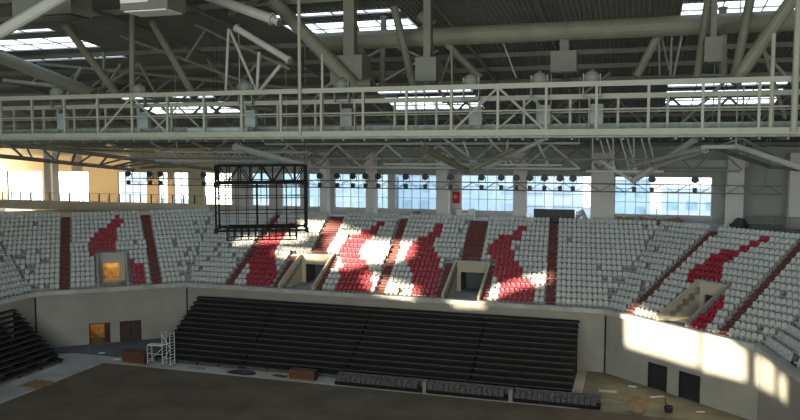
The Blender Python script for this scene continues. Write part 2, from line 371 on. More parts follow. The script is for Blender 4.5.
# ------------------------------------------------------------------ openings through the stand (portals)
VL = {(1, 0): 'entrance opening in left corner stand, warm light glowing inside', (2, 0): 'beige entrance opening below the wide stairs at centre, dark doorway',
      (2, 1): 'beige entrance opening with blue grey doorway, right of centre', (3, 0): 'deep beige entrance opening cut through the right corner stand'}
for f in (1, 2, 3):
    for j, (a, b) in enumerate(VOM[f]):
        base = P(f, (a + b) / 2, 0, ZT - .1); t = thing('entrance_portal', base, VL[(f, j)], 'opening')
        D = RD * (VR + 1); zt = ZT + RH * VR + .55; w = .22; zf = ZT - .15
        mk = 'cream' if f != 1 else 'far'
        for x, nm_ in ((a - w, 'side_wall'), (b, 'side_wall')):
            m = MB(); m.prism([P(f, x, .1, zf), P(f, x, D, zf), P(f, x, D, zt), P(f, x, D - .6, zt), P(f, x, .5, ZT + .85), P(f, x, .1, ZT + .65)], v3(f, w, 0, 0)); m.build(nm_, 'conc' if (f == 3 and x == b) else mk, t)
        m = MB(); dw = (b - a) * (.12 if f == 2 else .18); dh = 2.25
        m.ob(P(f, a, D - .2, zf), v3(f, dw, 0, 0), v3(f, 0, .2, 0), (0, 0, zt - zf)); m.ob(P(f, b - dw, D - .2, zf), v3(f, dw, 0, 0), v3(f, 0, .2, 0), (0, 0, zt - zf))
        m.ob(P(f, a + dw, D - .2, zf + dh), v3(f, b - a - 2 * dw, 0, 0), v3(f, 0, .2, 0), (0, 0, zt - zf - dh)); m.build('back_wall', 'cream' if f != 1 else 'pale', t)
        m = MB(); m.ob(P(f, a, .1, zf), v3(f, b - a, 0, 0), v3(f, 0, D + 2.4, 0), (0, 0, .1)); m.build('passage_floor', 'conc', t)
        m = MB()
        for x in (a + dw - .1, b - dw): m.ob(P(f, x, D, zf), v3(f, .1, 0, 0), v3(f, 0, 2.4, 0), (0, 0, dh + .1))
        m.ob(P(f, a, D + 2.4, zf), v3(f, b - a, 0, 0), v3(f, 0, .1, 0), (0, 0, dh + .2)); m.ob(P(f, a, D, zf + dh), v3(f, b - a, 0, 0), v3(f, 0, 2.4, 0), (0, 0, .1))
        m.build('passage', 'room' if f == 1 else 'room_shade', t)
        if f == 1:
            pl = bpy.data.lights.new('passage_bulb', 'POINT'); pl.energy = 42; pl.color = (1, .74, .36); pl.shadow_soft_size = .15
            po = bpy.data.objects.new('passage_bulb', pl); COL.objects.link(po); po.location = P(f, (a + b) / 2, D + 1.3, zf + 1.9)
        m = MB(); m.ob(P(f, a - w - .05, D - .65, zt), v3(f, b - a + 2 * w + .1, 0, 0), v3(f, 0, .7, 0), (0, 0, .1)); m.build('coping', 'ledge', t)
# ------------------------------------------------------------------ far wall, its windows, side walls, back wall
YW = 95
WIN = [(-93.5, -86.8), (-84.2, -78.3), (-73.1, -68.1), (-66.2, -64.6), (-63.6, -61.2), (-58.6, -54.2), (-51, -48.4), (-46.4, -43.7), (-42.4, -39.6), (-38.6, -34.1), (-32.6, -31.1), (-30.1, -24.4), (-21.2, -14.5), (-13, -5.0), (-2.3, 8.5)]
Z1, Z2 = 13.5, 18.05
m = MB()
for a, b in seg_cut(-97, -56, WIN): m.box(a, b, YW, YW + .4, 12, 22.6)
for a, b in [w for w in WIN if w[0] < -56]: m.box(a, b, YW, YW + .4, 12, Z1); m.box(a, b, YW, YW + .4, Z2, 22.6)
m.box(-56, -54.2, YW, YW + .4, Z2, 22.6)
struct('wall_far_left', m, 'warm')  # same far wall, coloured warmer where the sun glow falls
m = MB()
for a, b in seg_cut(-54.2, 27, WIN): m.box(a, b, YW, YW + .4, 12, 22.6)
for a, b in [w for w in WIN if w[0] > -56]: m.box(a, b, YW, YW + .4, 12, Z1 - (.8 if a == -13 else 0)); m.box(a, b, YW, YW + .4, Z2, 22.6)
struct('wall_far', m, 'pale')
m = MB(); m.box(-56, 8.9, YW - .3, YW - .02, 18.1, 22); struct('trim_far_header', m, 'far')
m = MB(); m.box(8.6, 27, YW - .2, YW - .02, 13, 21.5); struct('wall_far_right_panel', m, 'far')
m = MB(); m.box(2.5, 12, 92.2, 93, 19.3, 20.1); struct('trim_beam', m, 'pale')
for k, (a, b) in enumerate(WIN):
    Z1 = 12.7 if a == -13 else 13.5
    m = MB(); n = max(2, round((b - a) / 1.15)); t = .06
    for q in range(n + 1):
        x = a + (b - a) * q / n; m.box(x - t / 2, x + t / 2, YW + .1, YW + .2, Z1, Z2)
    for zz in (Z1 + .03, Z1 + 1.5, Z1 + 3.1, Z2 - .03): m.box(a, b, YW + .1, YW + .2, zz - t / 2, zz + t / 2)
    w = struct('window_%d' % (k + 1), m, 'mull')
    m = MB(); m.box(a, b, YW + .14, YW + .16, Z1, Z2); m.build('window_glass', 'glass', w)
# concrete columns in front of the far windows
for (a, b, lab) in ((-23.4, -21.9, 'pale square column just left of the small red flag'), (-13.9, -12.4, 'pale square column between the flag and the window with the dark board'), (-4.9, -2.3, 'widest pale column, between the two rightmost windows'),
                    (9.7, 11.4, 'pale column right of the last window, under the beam'), (15.9, 17.4, 'pale column at the right edge of the photo'), (-32.6, -31.5, 'slim pale column in the middle of the window row'), (-82.4, -80.9, 'cream column lit warm in front of the far left windows'),
                    (-38.9, -38.0, 'slim pale column just right of the hanging black cage')):
    m = MB(); m.box(a, b, 90.6, 91.9, ZC, 20.9); m.box(a - .12, b + .12, 90.5, 92, ZC, ZC + .15); tag(m.build('concrete_column', 'column', base=((a + b) / 2, 91.2, ZC)), lab, 'column', 'columns in front of the far windows')
# side walls and back wall; their unseen openings are shaped to cast the sun patches
def holed(name, outer, holes, place, thick, mk):
    cu = bpy.data.curves.new(name, 'CURVE'); cu.dimensions = '2D'; cu.fill_mode = 'BOTH'; cu.extrude = thick / 2
    for pts in [outer] + holes:
        sp_ = cu.splines.new('POLY'); sp_.points.add(len(pts) - 1)
        for q, p in zip(sp_.points, pts): q.co = (p[0], p[1], 0, 1)
        sp_.use_cyclic_u = True
    t = bpy.data.objects.new(name + '_c', cu); COL.objects.link(t)
    me = bpy.data.meshes.new_from_object(t.evaluated_get(bpy.context.evaluated_depsgraph_get())); bpy.data.objects.remove(t)
    for v in me.vertices: v.co = place(v.co)
    me.name = name; me.materials.clear(); me.materials.append(M[mk]); me.update()
    o = bpy.data.objects.new(name, me); COL.objects.link(o); o['kind'] = 'structure'; return o
SUN_HOLES = [  # openings traced back along the sun from the patches they cast
  [(-74.41, 25.99), (-71.39, 26.75), (-67.6, 25.6), (-62.66, 25.54), (-61.07, 23.94), (-63.19, 23.27), (-64.99, 23.19), (-66.54, 22.43), (-69.05, 22.31), (-72.16, 24.31)],
  [(-64.94, 22.05), (-62.16, 21.42), (-59.38, 20.92), (-57.0, 20.52), (-56.56, 19.63), (-58.18, 19.74), (-60.04, 19.94), (-63.24, 20.82)],
  [(-79.96, 27.69), (-76.0, 27.67), (-72.18, 26.98), (-75.36, 26.35), (-78.45, 26.92)],
  [(-50.28, 20.58), (-49.15, 21.45), (-47.64, 22.15), (-45.45, 22.78), (-44.67, 21.99), (-47.02, 21.36), (-48.35, 20.49), (-49.51, 19.93)],
  [(-53.07, 19.53), (-49.74, 19.72), (-49.35, 19.26), (-52.34, 19.18)],
  [(-85.18, 25.35), (-77.34, 26.02), (-75.82, 25.43), (-84.31, 24.73)],
  [(-78.71, 24.17), (-73.57, 24.01), (-70.79, 24.0), (-70.83, 23.4), (-76.04, 23.42)],
  [(-35.14, 16.6), (-27.49, 15.76), (-27.36, 18.54), (-31.97, 19.43), (-34.98, 20.24), (-35.32, 19.5)],
  [(-27.0, 15.58), (-23.06, 15.29), (-23.15, 17.53), (-24.85, 18.48), (-26.85, 18.59)],
  [(-21.96, 15.07), (-20.15, 14.94), (-20.27, 17.16), (-22.08, 17.34)],
  [(-19.63, 14.96), (-18.91, 14.76), (-19.01, 16.47), (-19.72, 16.63)]]
holed('wall_back', [(-97, 0), (27, 0), (27, 29), (-97, 29)], SUN_HOLES, lambda c: Vector((c.x, -20 + c.z, c.y)), .05, 'far')
def lw(X, z): t = (X + 97) / .35; return (95 - .93 * t, z + .135 * t)
LH = [[lw(a, z0), lw(b, z0), lw(b, z1), lw(a, z1)] for a, b, z0, z1 in ((-92, -81, 13.3, 20.5), (-79.5, -71, 13.3, 20.5), (-69.5, -63, 13.3, 17))]  # unseen openings traced back along the sun from the lit far wall
GAL = [(89.8, 13.6), (94.6, 13.6), (94.6, 20), (89.8, 20)]  # opening added to go with the gallery fill lamp
holed('wall_left', [(-20, 0), (98, 0), (98, 31.4), (-20, 31.4)], LH + [GAL], lambda c: Vector((-97 + c.z, c.x, c.y)), .05, 'far')
m = MB()
for q in LH: m.prism([(-97.1, y, z) for y, z in q], (.03, 0, 0))
struct('window_90', m, 'sun_filter')  # added unseen panes that dim the sun on the far left wall
m = MB(); m.box(27, 27.4, -20, 98, 0, 32); struct('wall_right', m, 'far')
# ------------------------------------------------------------------ roof deck: corrugated sheet with roof light bands
SKX = [(-56, -44), (-25.2, -15.5), (2.6, 12.5)]
BANDS = [(49.3, 50.2), (51.9, 55.4), (58.4, 59.0), (72.9, 74.2), (75.4, 80.2)]
ys = [-20, -8, 4, 16, 28, 36, 42]; 
for a, b in BANDS: ys += [a, b]
ys += [64, 68.5, 84, 88, 92, 97]; ys = sorted(ys)
m = MB(); per = .34
def strip(x0, x1, y0, y1):
    vs = []; d = .11; w = per
    k0, k1 = round((x0 + 97) / per), round((x1 + 97) / per); xs = []
    for k in range(k0, k1):
        x = -97 + per * k; xs += [(x, 0), (x + w * .35, 0), (x + w * .5, d), (x + w * .85, d)]
    xs.append((-97 + per * k1, 0))
    for y in (y0, y1): vs += [(x, y, hroof(y) + h) for x, h in xs]
    N = len(xs); m.add(vs, [(k, k + 1, N + k + 1, N + k) for k in range(N - 1)])
for y0, y1 in zip(ys, ys[1:]):
    cuts = SKX if any(abs(y0 - a) < .01 for a, b in BANDS) else []
    for a, b in seg_cut(-97, 27, cuts): strip(a, b, y0, y1)
struct('ceiling', m, 'deck')
k = 0
for (xa, xb) in SKX:
    for (a, b) in BANDS:
        k += 1; m = MB(); t = .07
        n = 4
        for q in range(n + 1):
            x = xa + (xb - xa) * q / n; m.ob((x - t / 2, a, hroof(a)), (t, 0, 0), (0, b - a, hroof(b) - hroof(a)), (0, 0, .1))
        nn = max(1, round((b - a) / 1.7))
        for q in range(nn + 1):
            y = a + (b - a) * q / nn; m.box(xa, xb, y - .05, y + .05, hroof(y) - .02, hroof(y) + .12)
        w = struct('window_%d' % (100 + k), m, 'mull')
        m = MB(); m.ob((xa, a, hroof(a) + .13), (xb - xa, 0, 0), (0, b - a, hroof(b) - hroof(a)), (0, 0, .02)); m.build('window_glass', 'glass', w)
# purlins
m = MB()
for y in (-14, -4, 6, 16, 26, 35, 41, 45.5, 56.8, 62, 66.2, 70.2, 82.5, 86, 89.5, 93):
    z = hroof(y); m.box(-97, 27, y - .12, y + .12, z - .42, z - .05)
struct('ceiling_purlins', m, 'steel2')
# rafters running from the long walls up to the crown
m = MB()
for x in (-72, -62, -35, -28, -12.3, -6, 16):
    pts = [(y, hroof(y) - .55) for y in range(30, 96, 6)]
    for (a, za), (b, zb) in zip(pts, pts[1:]): m.tube((x, a, za), (x, b, zb), .14, 8)
struct('ceiling_rafters', m, 'steel2')
# main beam under the crown, parallel with the far wall
t = thing('main_roof_beam', (-6, 50, 28.8), 'long grey steel beam running level across the upper right of the roof', 'beam')
m = MB(); m.tube((-22, 50, 28.72), (14, 50, 28.72), .62, 20); m.build('main_tube', 'steel', t)
m = MB(); 
for x in (-21.9, -13.2, -4.5, 4, 13.8): m.tube((x, 50, 28.72), (x + .15, 50, 28.72), .7, 20)
m.build('collar', 'steel', t)
# ------------------------------------------------------------------ roof trusses of steel tubes
TR = {
 'L': ('dark steel tube truss filling the upper left of the roof', 'steel', (-40, 49, 30), [(-49.4, 50.0, 28.7, -40.3, 50.0, 25.4, .50), (-41.7, 48.0, 31.1, -36.7, 48.0, 25.2, .28), (-33.8, 46.0, 31.2, -34.0, 46.0, 24.9, .2), (-33.8, 48.0, 30.7, -30.2, 48.0, 24.9, .25),
        (-43.3, 55, 29.5, -43.5, 55, 25.7, .12), (-37.7, 52, 28, -41.5, 52, 26, .15), (-37.7, 52, 28, -36.3, 52, 25.7, .12), (-33, 50, 31.2, -23.7, 50, 26.9, .1), (-43.2, 52, 31.6, -28.4, 52, 26.3, .11), (-31.7, 52, 30.3, -33.5, 52, 28.1, .1), (-40.3, 50, 25.6, -38.6, 62, 22.2, .3), (-49.4, 50, 28.7, -52, 50, 30.3, .45)]),
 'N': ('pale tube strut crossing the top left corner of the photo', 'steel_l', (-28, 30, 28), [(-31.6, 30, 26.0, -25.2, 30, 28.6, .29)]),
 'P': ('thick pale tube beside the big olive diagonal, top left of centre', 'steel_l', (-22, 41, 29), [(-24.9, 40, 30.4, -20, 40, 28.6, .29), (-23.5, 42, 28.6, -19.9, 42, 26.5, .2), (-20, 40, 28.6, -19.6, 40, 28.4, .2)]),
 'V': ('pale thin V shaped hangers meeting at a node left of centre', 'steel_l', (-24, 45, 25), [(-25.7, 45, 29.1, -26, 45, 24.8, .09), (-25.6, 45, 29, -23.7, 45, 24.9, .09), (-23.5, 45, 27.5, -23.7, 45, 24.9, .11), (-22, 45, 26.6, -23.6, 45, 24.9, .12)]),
 'O': ('thick olive grey diagonal tube descending left of centre', 'steel', (-19, 44, 30), [(-22.6, 44, 31.2, -16.2, 44, 24.7, .42), (-16.5, 44, 25.1, -15.4, 44, 25.2, .3), (-22.6, 44, 30.8, -30, 50, 30.4, .2)]),
 'C': ('steel tube truss posts in front of the bright roof light, centre', 'steel2', (-16, 50, 28), [(-19.2, 50, 31, -17.4, 50, 25.3, .27), (-16.6, 50, 31, -16.8, 50, 25.3, .2), (-15.4, 48, 31, -13.9, 48, 25.2, .25), (-21, 52, 26.6, -13.5, 52, 30.2, .1), (-19, 54, 29.6, -13.5, 54, 27.2, .1), (-20, 55, 25.5, -14, 55, 28.5, .1)]),
 'D': ('steel diagonals meeting the main beam near the centre', 'steel', (-13, 50, 28), [(-15, 50, 31, -13.1, 50, 29.4, .33), (-12.2, 50, 28.2, -9.9, 50, 25.9, .22), (-11.4, 48, 27.5, -12.2, 48, 25.3, .09), (-10.7, 45, 27.4, -10.6, 45, 22.1, .07), (-13.1, 50, 29, -15.4, 56, 26, .2)]),
 'R': ('bundle of steel posts and braces right of centre under the beam', 'steel', (2, 53, 28), [(1.3, 52, 28.7, -.1, 52, 25.9, .27), (1.5, 55, 28.7, 2, 55, 26.6, .06), (2.1, 55, 29.1, 2.1, 55, 26.2, .09), (2.8, 55, 29.1, 2.3, 55, 26.1, .09), (1.3, 55, 28.6, 1.4, 55, 26.2, .08)]),
 'S': ('thick steel tubes descending together at the upper right', 'steel', (5, 46, 29), [(3.9, 48, 31, 3.3, 48, 25.4, .22), (4.95, 52, 30.5, 5.1, 52, 25.7, .24), (6.0, 46, 30.8, 5.1, 46, 25.1, .25), (8.6, 40, 31, 4.4, 40, 24.3, .32), (3.3, 48, 25.4, 5.1, 52, 25.7, .2), (3.9, 48, 28, 6, 46, 28.5, .1)]),
 'B1': ('long dark sloping truss below the catwalk at far left', 'steel2', (-54, 65, 20), [(-63, 61, 22.2, -45, 77, 18.9, .22), (-60.4, 59.5, 20.7, -57, 77, 18.9, .22)] + [(-61 + 2.4 * k, 62.5 + 1.9 * k, 21.7 - .42 * k, -59.5 + 1.1 * k + (.9 if k % 2 else 0), 63 + 2.0 * k, 20.2 - .2 * k, .12) for k in range(6)] + [(-61 + 2.4 * k + 1.2, 63.5 + 1.9 * k, 21.5 - .42 * k, -59.5 + 1.1 * k + .9, 63 + 2.0 * k, 20.2 - .2 * k, .1) for k in range(6)]),
 'E1': ('long lattice truss behind the catwalk, left half of the arena', 'steel2', (-40, 64, 25), [(-58, 64, 25.9, -20, 64, 25.9, .16), (-58, 64, 23.4, -20, 64, 23.4, .16)] + [(-58 + 2.7 * k, 64, 25.8 if k % 2 else 23.5, -58 + 2.7 * (k + 1), 64, 23.5 if k % 2 else 25.8, .11) for k in range(14)]),
 'E2': ('long lattice truss behind the catwalk, right half of the arena', 'steel2', (0, 68, 25), [(-17, 68, 25.6, 14, 68, 25.6, .16), (-17, 68, 23.2, 14, 68, 23.2, .16)] + [(-17 + 2.2 * k, 68, 25.5 if k % 2 else 23.3, -17 + 2.2 * (k + 1), 68, 23.3 if k % 2 else 25.5, .1) for k in range(14)]),
 'E3': ('slanting lattice crossing behind the pale V hangers', 'steel', (-34, 58, 27), [(-56, 57, 27.6, -30, 60, 24.6, .2), (-52, 57, 29, -26, 60, 26.2, .16)] + [(-54 + 3.2 * k, 58, 27.3 - .37 * k, -52.4 + 3.2 * k + .8, 58, 28.7 - .35 * k, .1) for k in range(8)]),
 'E4': ('grey cross braces left of the middle catwalk hanger', 'steel', (-30, 56, 26), [(-34, 56, 23.6, -29, 56, 28.6, .12), (-29, 56, 23.6, -34, 56, 28.6, .12), (-26, 56, 23.8, -21, 56, 28.2, .12), (-46, 56, 24, -42.4, 56, 28.6, .13), (-49.5, 56, 23.8, -46.5, 56, 28.4, .16)]),
 'E5': ('grey cross braces below the main beam toward the right edge', 'steel', (8, 58, 26), [(-7, 60, 22.9, -2, 60, 27, .11), (3, 58, 23, 8, 58, 28.2, .13), (12, 58, 23.4, 8, 58, 28.2, .12), (-13, 60, 23, -16.5, 60, 27.6, .13), (8.4, 50, 23, 6.8, 50, 28, .12)]),
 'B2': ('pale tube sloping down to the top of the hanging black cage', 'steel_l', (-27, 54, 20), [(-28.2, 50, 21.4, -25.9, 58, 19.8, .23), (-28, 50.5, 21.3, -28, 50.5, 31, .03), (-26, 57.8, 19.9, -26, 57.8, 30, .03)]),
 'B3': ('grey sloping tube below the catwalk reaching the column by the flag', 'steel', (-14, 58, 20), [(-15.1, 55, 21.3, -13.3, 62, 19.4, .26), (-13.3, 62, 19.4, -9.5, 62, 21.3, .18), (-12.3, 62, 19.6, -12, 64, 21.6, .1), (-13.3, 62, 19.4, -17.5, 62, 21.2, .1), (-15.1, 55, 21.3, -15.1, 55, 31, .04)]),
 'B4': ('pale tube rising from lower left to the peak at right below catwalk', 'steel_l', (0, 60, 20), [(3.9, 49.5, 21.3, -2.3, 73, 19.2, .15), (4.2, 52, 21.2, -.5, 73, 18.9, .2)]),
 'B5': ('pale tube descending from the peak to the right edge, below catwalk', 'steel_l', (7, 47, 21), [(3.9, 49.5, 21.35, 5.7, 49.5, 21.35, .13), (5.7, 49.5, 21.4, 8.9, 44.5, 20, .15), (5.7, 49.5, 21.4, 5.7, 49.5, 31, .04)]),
 'B6': ('dark steel bracket bar hanging in front of the right wall', 'steel2', (8, 65, 20), [(5.3, 60, 21.4, 10.7, 70, 19.8, .18), (8, 65, 20.6, 8.1, 65, 22, .1), (10.7, 70, 19.8, 15, 74, 19.3, .14), (5.3, 60, 21.4, 5.3, 60, 30, .04), (10.7, 70, 19.8, 10.7, 70, 28, .03)]),
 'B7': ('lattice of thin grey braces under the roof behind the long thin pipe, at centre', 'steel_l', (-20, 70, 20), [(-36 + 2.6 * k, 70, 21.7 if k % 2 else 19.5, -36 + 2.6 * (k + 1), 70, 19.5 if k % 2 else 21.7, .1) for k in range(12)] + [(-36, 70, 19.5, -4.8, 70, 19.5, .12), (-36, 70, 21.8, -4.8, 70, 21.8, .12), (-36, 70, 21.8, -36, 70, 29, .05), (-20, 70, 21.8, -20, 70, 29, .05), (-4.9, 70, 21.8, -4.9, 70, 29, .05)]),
 'B8': ('second lattice of braces further back near the far windows', 'steel', (-10, 78, 20), [(-45 + 2.3 * k, 83, 21.4 if k % 2 else 19.2, -45 + 2.3 * (k + 1), 83, 19.2 if k % 2 else 21.4, .09) for k in range(24)] + [(-45, 83, 19.1, 10, 83, 19.1, .1), (-45, 83, 21.4, 10, 83, 21.4, .1), (-45, 83, 21.4, -45, 83, 24.9, .05), (-18, 83, 21.4, -18, 83, 24.9, .05), (10, 83, 21.4, 10, 83, 24.9, .05)]),
 'F1': ('shallow roof truss sloping behind the slim bridge at left', 'steel', (-60, 74, 20), [(-74, 74, 21.6, -30, 76, 20.4, .13), (-74, 74, 23.2, -30, 76, 22.4, .13)] + [(-74 + 2.9 * k, 74, (23.1 if k % 2 else 21.7) - .07 * k, -74 + 2.9 * (k + 1), 74.1, (21.7 if k % 2 else 23.1) - .07 * k, .1) for k in range(15)]),
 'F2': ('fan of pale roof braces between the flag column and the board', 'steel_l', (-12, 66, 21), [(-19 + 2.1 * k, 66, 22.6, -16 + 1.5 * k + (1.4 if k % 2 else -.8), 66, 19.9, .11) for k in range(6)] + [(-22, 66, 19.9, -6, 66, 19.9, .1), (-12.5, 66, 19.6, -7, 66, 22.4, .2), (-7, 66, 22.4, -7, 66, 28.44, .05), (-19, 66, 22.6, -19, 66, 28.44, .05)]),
 'F3': ('pair of roof struts meeting above the rightmost window', 'steel', (5, 74, 20), [(1.5, 74, 19.4, 9, 74, 22.2, .12), (9, 74, 22.2, 13, 74, 19.9, .12), (4, 74, 20.4, 4, 74, 25, .07), (9, 74, 22.2, 9, 74, 27, .07)]),
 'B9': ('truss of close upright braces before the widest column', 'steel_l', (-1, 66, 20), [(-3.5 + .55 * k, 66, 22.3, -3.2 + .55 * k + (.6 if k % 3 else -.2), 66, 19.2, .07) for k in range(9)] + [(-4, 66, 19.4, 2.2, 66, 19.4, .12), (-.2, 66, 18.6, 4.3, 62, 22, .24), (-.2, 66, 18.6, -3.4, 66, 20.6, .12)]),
}
for kk, (lab, mk, bs, tubes) in TR.items():
    t = thing('steel_truss', bs, lab, 'roof truss')
    for (x0, y0, z0, x1, y1, z1, r) in tubes:
        for _ in range(60):
            if z0 + r * 1.2 > hroof(y0) + .03: x0, y0, z0 = x0 + (x1 - x0) * .02, y0 + (y1 - y0) * .02, z0 + (z1 - z0) * .02
            if z1 + r * 1.2 > hroof(y1) + .03: x1, y1, z1 = x1 + (x0 - x1) * .02, y1 + (y0 - y1) * .02, z1 + (z0 - z1) * .02
        m = MB(); m.tube((x0, y0, z0), (x1, y1, z1), r, 12)
        if r > .15:                             # end collars
            a = Vector((x0, y0, z0)); b = Vector((x1, y1, z1)); d = (b - a).normalized()
            for e in (a, b - d * .1): m.tube(e, e + d * .1, r * 1.25, 12)
        m.build('tube' if r > .15 else 'brace', mk, t)
# pipe that runs level below the catwalk
m = MB(); m.tube((-46, 60, 20.45), (2.5, 60, 20.45), .07, 8); 
for x in range(-44, 3, 6): m.bar((x, 60, 20.5), (x, 60, hroof(60) - .2), .02)
tag(m.build('level_pipe', 'steel', base=(-20, 60, 20.45)), 'thin level pipe running below the catwalk across the middle', 'pipe')
m = MB(); m.tube((-9.7, 55, 29.95), (-8.3, 55, 26.3), .055, 8); tag(m.build('tie_rod', 'steel_l', base=(-9, 55, 29)), 'thin pale tie rod crossing the main beam near the centre', 'rod')
# ------------------------------------------------------------------ main catwalk
t = thing('catwalk', (-15, 36, 21.9), 'long pale steel catwalk with railings hanging across the whole arena', 'catwalk')
X0, X1, PP = -44.7, 9.6, 2.26
posts = [-6.29 + PP * k for k in range(-17, 8)]; posts = [x for x in posts if X0 - .1 < x < X1]
for (y, zt, zb, nm_) in ((36, 24.15, 21.95, 'front'), (38.4, 23.75, 21.95, 'rear')):
    m = MB(); m.box(X0, X1, y - .1, y + .1, zt - .12, zt + .12); m.build('top_chord', 'catw', t)
    m = MB(); m.box(X0, X1, y - .12, y + .12, zb - .13, zb + .16); m.build('bottom_chord', 'catw', t)
    m = MB(); m.tube((X0, y, 23.0), (X1, y, 23.0), .045, 8); m.build('handrail', 'catw', t)
    for x in posts:
        m = MB(); xx = x + (0 if y == 36 else .9); m.box(xx - .06, xx + .06, y - .06, y + .06, zb, zt); m.build('post', 'catw', t)
for x in [posts[k] for k in range(len(posts)) if abs((posts[k] + 6.29) / PP % 9) < .01 or abs((posts[k] + 6.29) / PP % 9 - 9) < .01]:
    for sg in (-1, 1):
        m = MB(); m.tube((x, 36, 24.1), (x + sg * PP * .95, 36, 22.1), .065, 8); m.build('diagonal', 'catw', t)
        m = MB(); m.tube((x + 1.3, 38.4, 23.7), (x + 1.3 + sg * PP * .8, 38.4, 22.1), .06, 8); m.build('diagonal', 'catw', t)
m = MB(); m.box(X0, X1, 36, 38.4, 21.72, 21.8); m.build('walkway_floor', 'grate', t)
m = MB()
for k in range(int((X1 - X0) / 1.13)): m.box(X0 + 1.13 * k, X0 + 1.13 * k + .1, 36, 38.4, 21.6, 21.74)
m.build('cross_bars', 'steel2', t)
m = MB(); m.box(X0, X1, 38.42, 38.46, 21.9, 22.45); m.build('kick_board', 'grate', t)
for (x, y, z, r) in ((-16.45, 35.85, 27.2, .09), (-15.35, 36.2, 26.0, .07), (6.35, 35.8, 30, .14), (5.5, 36.1, 26.1, .09), (-36, 36.2, 31, .07)):
    m = MB(); m.tube((x, y, 21.9), (x, y, hroof(y) if z > 28 or x == -16.45 else z), r, 10); m.build('hanger', 'catw', t)
# cable trays and boxes lying on the catwalk
for (x0, x1, mk, lab) in ((-23.5, -19.8, 'ballast', 'pale blue cable tray lying on the catwalk floor, left of centre'),):
    m = MB(); m.box(x0, x1, 36.5, 37.1, 21.86, 21.9); m.box(x0, x1, 36.5, 36.53, 21.86, 22.35); m.box(x0, x1, 37.07, 37.1, 21.86, 22.35)
    tag(m.build('cable_tray', mk, base=((x0 + x1) / 2, 36.8, 21.8)), lab, 'tray')
# big dome lamps on the catwalk, each with its ballast box
DL = [(-33.4, 'farthest left'), (-27.6, 'second from left'), (-20.7, 'beside the pale V hangers'), (-15.0, 'just right of the middle hanger'), (-8.0, 'under the steel diagonal near centre'), (-4.6, 'left of the hanging grey box'), (-2.1, 'right of the hanging grey box')]
for x, w in DL:
    t = thing('dome_lamp', (x, 38, 24.2), 'grey dome lamp on the catwalk top rail, ' + w, 'lamp', 'dome lamps along the catwalk')
    m = MB(); m.lathe((x, 38, 24.35), [(.38, 0), (.40, .15), (.37, .35), (.27, .52), (.12, .6), (.06, .66)], 16); m.build('dome', 'lampg', t)
    m = MB(); m.box(x - .42, x - .36, 37.9, 38.1, 23.7, 24.8); m.box(x + .36, x + .42, 37.9, 38.1, 23.7, 24.8); m.box(x - .42, x + .42, 37.9, 38.1, 23.65, 23.72); m.build('bracket', 'lampg', t)
    m = MB(); m.box(x - .05, x + .55, 38.0, 38.3, 22.4, 23.35); m.box(x - .15, x - .08, 38.1, 38.2, 22.2, 23.7); m.build('ballast_box', 'ballast' if x < -18 else 'lampg', t)
# ducts and boxes hanging below the roof
def hbox(x0, x1, y0, y1, z0, z1, zh, lab, face=False, mk='duct'):
    t = thing('hanging_box', ((x0 + x1) / 2, (y0 + y1) / 2, z0), lab, 'duct box')
    m = MB(); m.box(x0, x1, y0, y1, z0, z1); m.build('casing', mk, t)
    m = MB(); c = (x0 + x1) / 2; w = (x1 - x0) * .17
    m.box(c - w, c + w, (y0 + y1) / 2 - .3, (y0 + y1) / 2 + .3, z1, zh)
    for z in (z1, (z1 + zh) / 2): m.box(c - w - .05, c + w + .05, (y0 + y1) / 2 - .35, (y0 + y1) / 2 + .35, z, z + .06)
    m.build('duct_neck', 'steel2', t)
    m = MB(); m.box(x0 + .15, x1 - .15, y0 + .1, y1 - .1, z0 - .06, z0); m.build('grille', 'lamp' if not face else 'white', t)
    if face: m = MB(); m.box(x0 + .05, x0 + (x1 - x0) * .6, y0 - .05, y0, z0 + .35, z1 - .05); m.build('front_plate', 'white', t)
hbox(-5.3, -3.7, 49.3, 50.8, 26.1, 27.4, 28.3, 'grey box hanging under the main beam right of centre')
hbox(-12.8, -11.5, 44.4, 45.6, 25.3, 26.7, 30.5, 'grey box hanging by the steel diagonals at centre')
hbox(3.4, 4.3, 44.4, 45.6, 25.9, 27.2, 30.5, 'grey box hanging between the thick tubes at right')
hbox(-24.5, -21.8, 32.4, 34, 28.0, 29.4, 31.3, 'box with white front plate at the top edge, left of centre', True)
hbox(-31.3, -27.6, 32.6, 34.2, 28.1, 29.6, 31.3, 'plain grey box at the top left corner of the roof')
hbox(-18.3, -16.2, 44.4, 46, 25.2, 27.0, 30.5, 'dull box behind the middle catwalk hanger')
# ------------------------------------------------------------------ pale lighting truss hanging left of centre
def box_truss(t, x0, x1, y, z0, z1, dy, step, r, mk):
    for yy in (y, y + dy):
        for z in (z0, z1):
            m = MB(); m.tube((x0, yy, z), (x1, yy, z), r, 8); m.build('chord', mk, t)
    m = MB(); n = int((x1 - x0) / step)
    for yy in (y, y + dy):
        for k in range(n):
            a = x0 + (x1 - x0) * k / n; b = x0 + (x1 - x0) * (k + 1) / n
            m.tube((a, yy, z0 if k % 2 else z1), (b, yy, z1 if k % 2 else z0), r * .6, 6)
    for k in range(n + 1):
        a = x0 + (x1 - x0) * k / n; m.bar((a, y, z0), (a, y + dy, z0), r); m.bar((a, y, z1), (a, y + dy, z1), r)
    m.build('lacing', mk, t)
t = thing('lighting_truss', (-34, 60, 20.5), 'pale box truss hanging level above the black cage', 'truss')
box_truss(t, -42, -26.9, 60, 20.2, 21.0, .8, .8, .07, 'steel_l')
for x in (-40, -29): m = MB(); m.tube((x, 60.4, 21), (x, 60.4, hroof(60)), .03, 6); m.build('cable', 'steel_l', t)
t = thing('lighting_bridge', (-22, 80, 17), 'slim lattice bridge carrying round floodlights before the far windows', 'bridge')
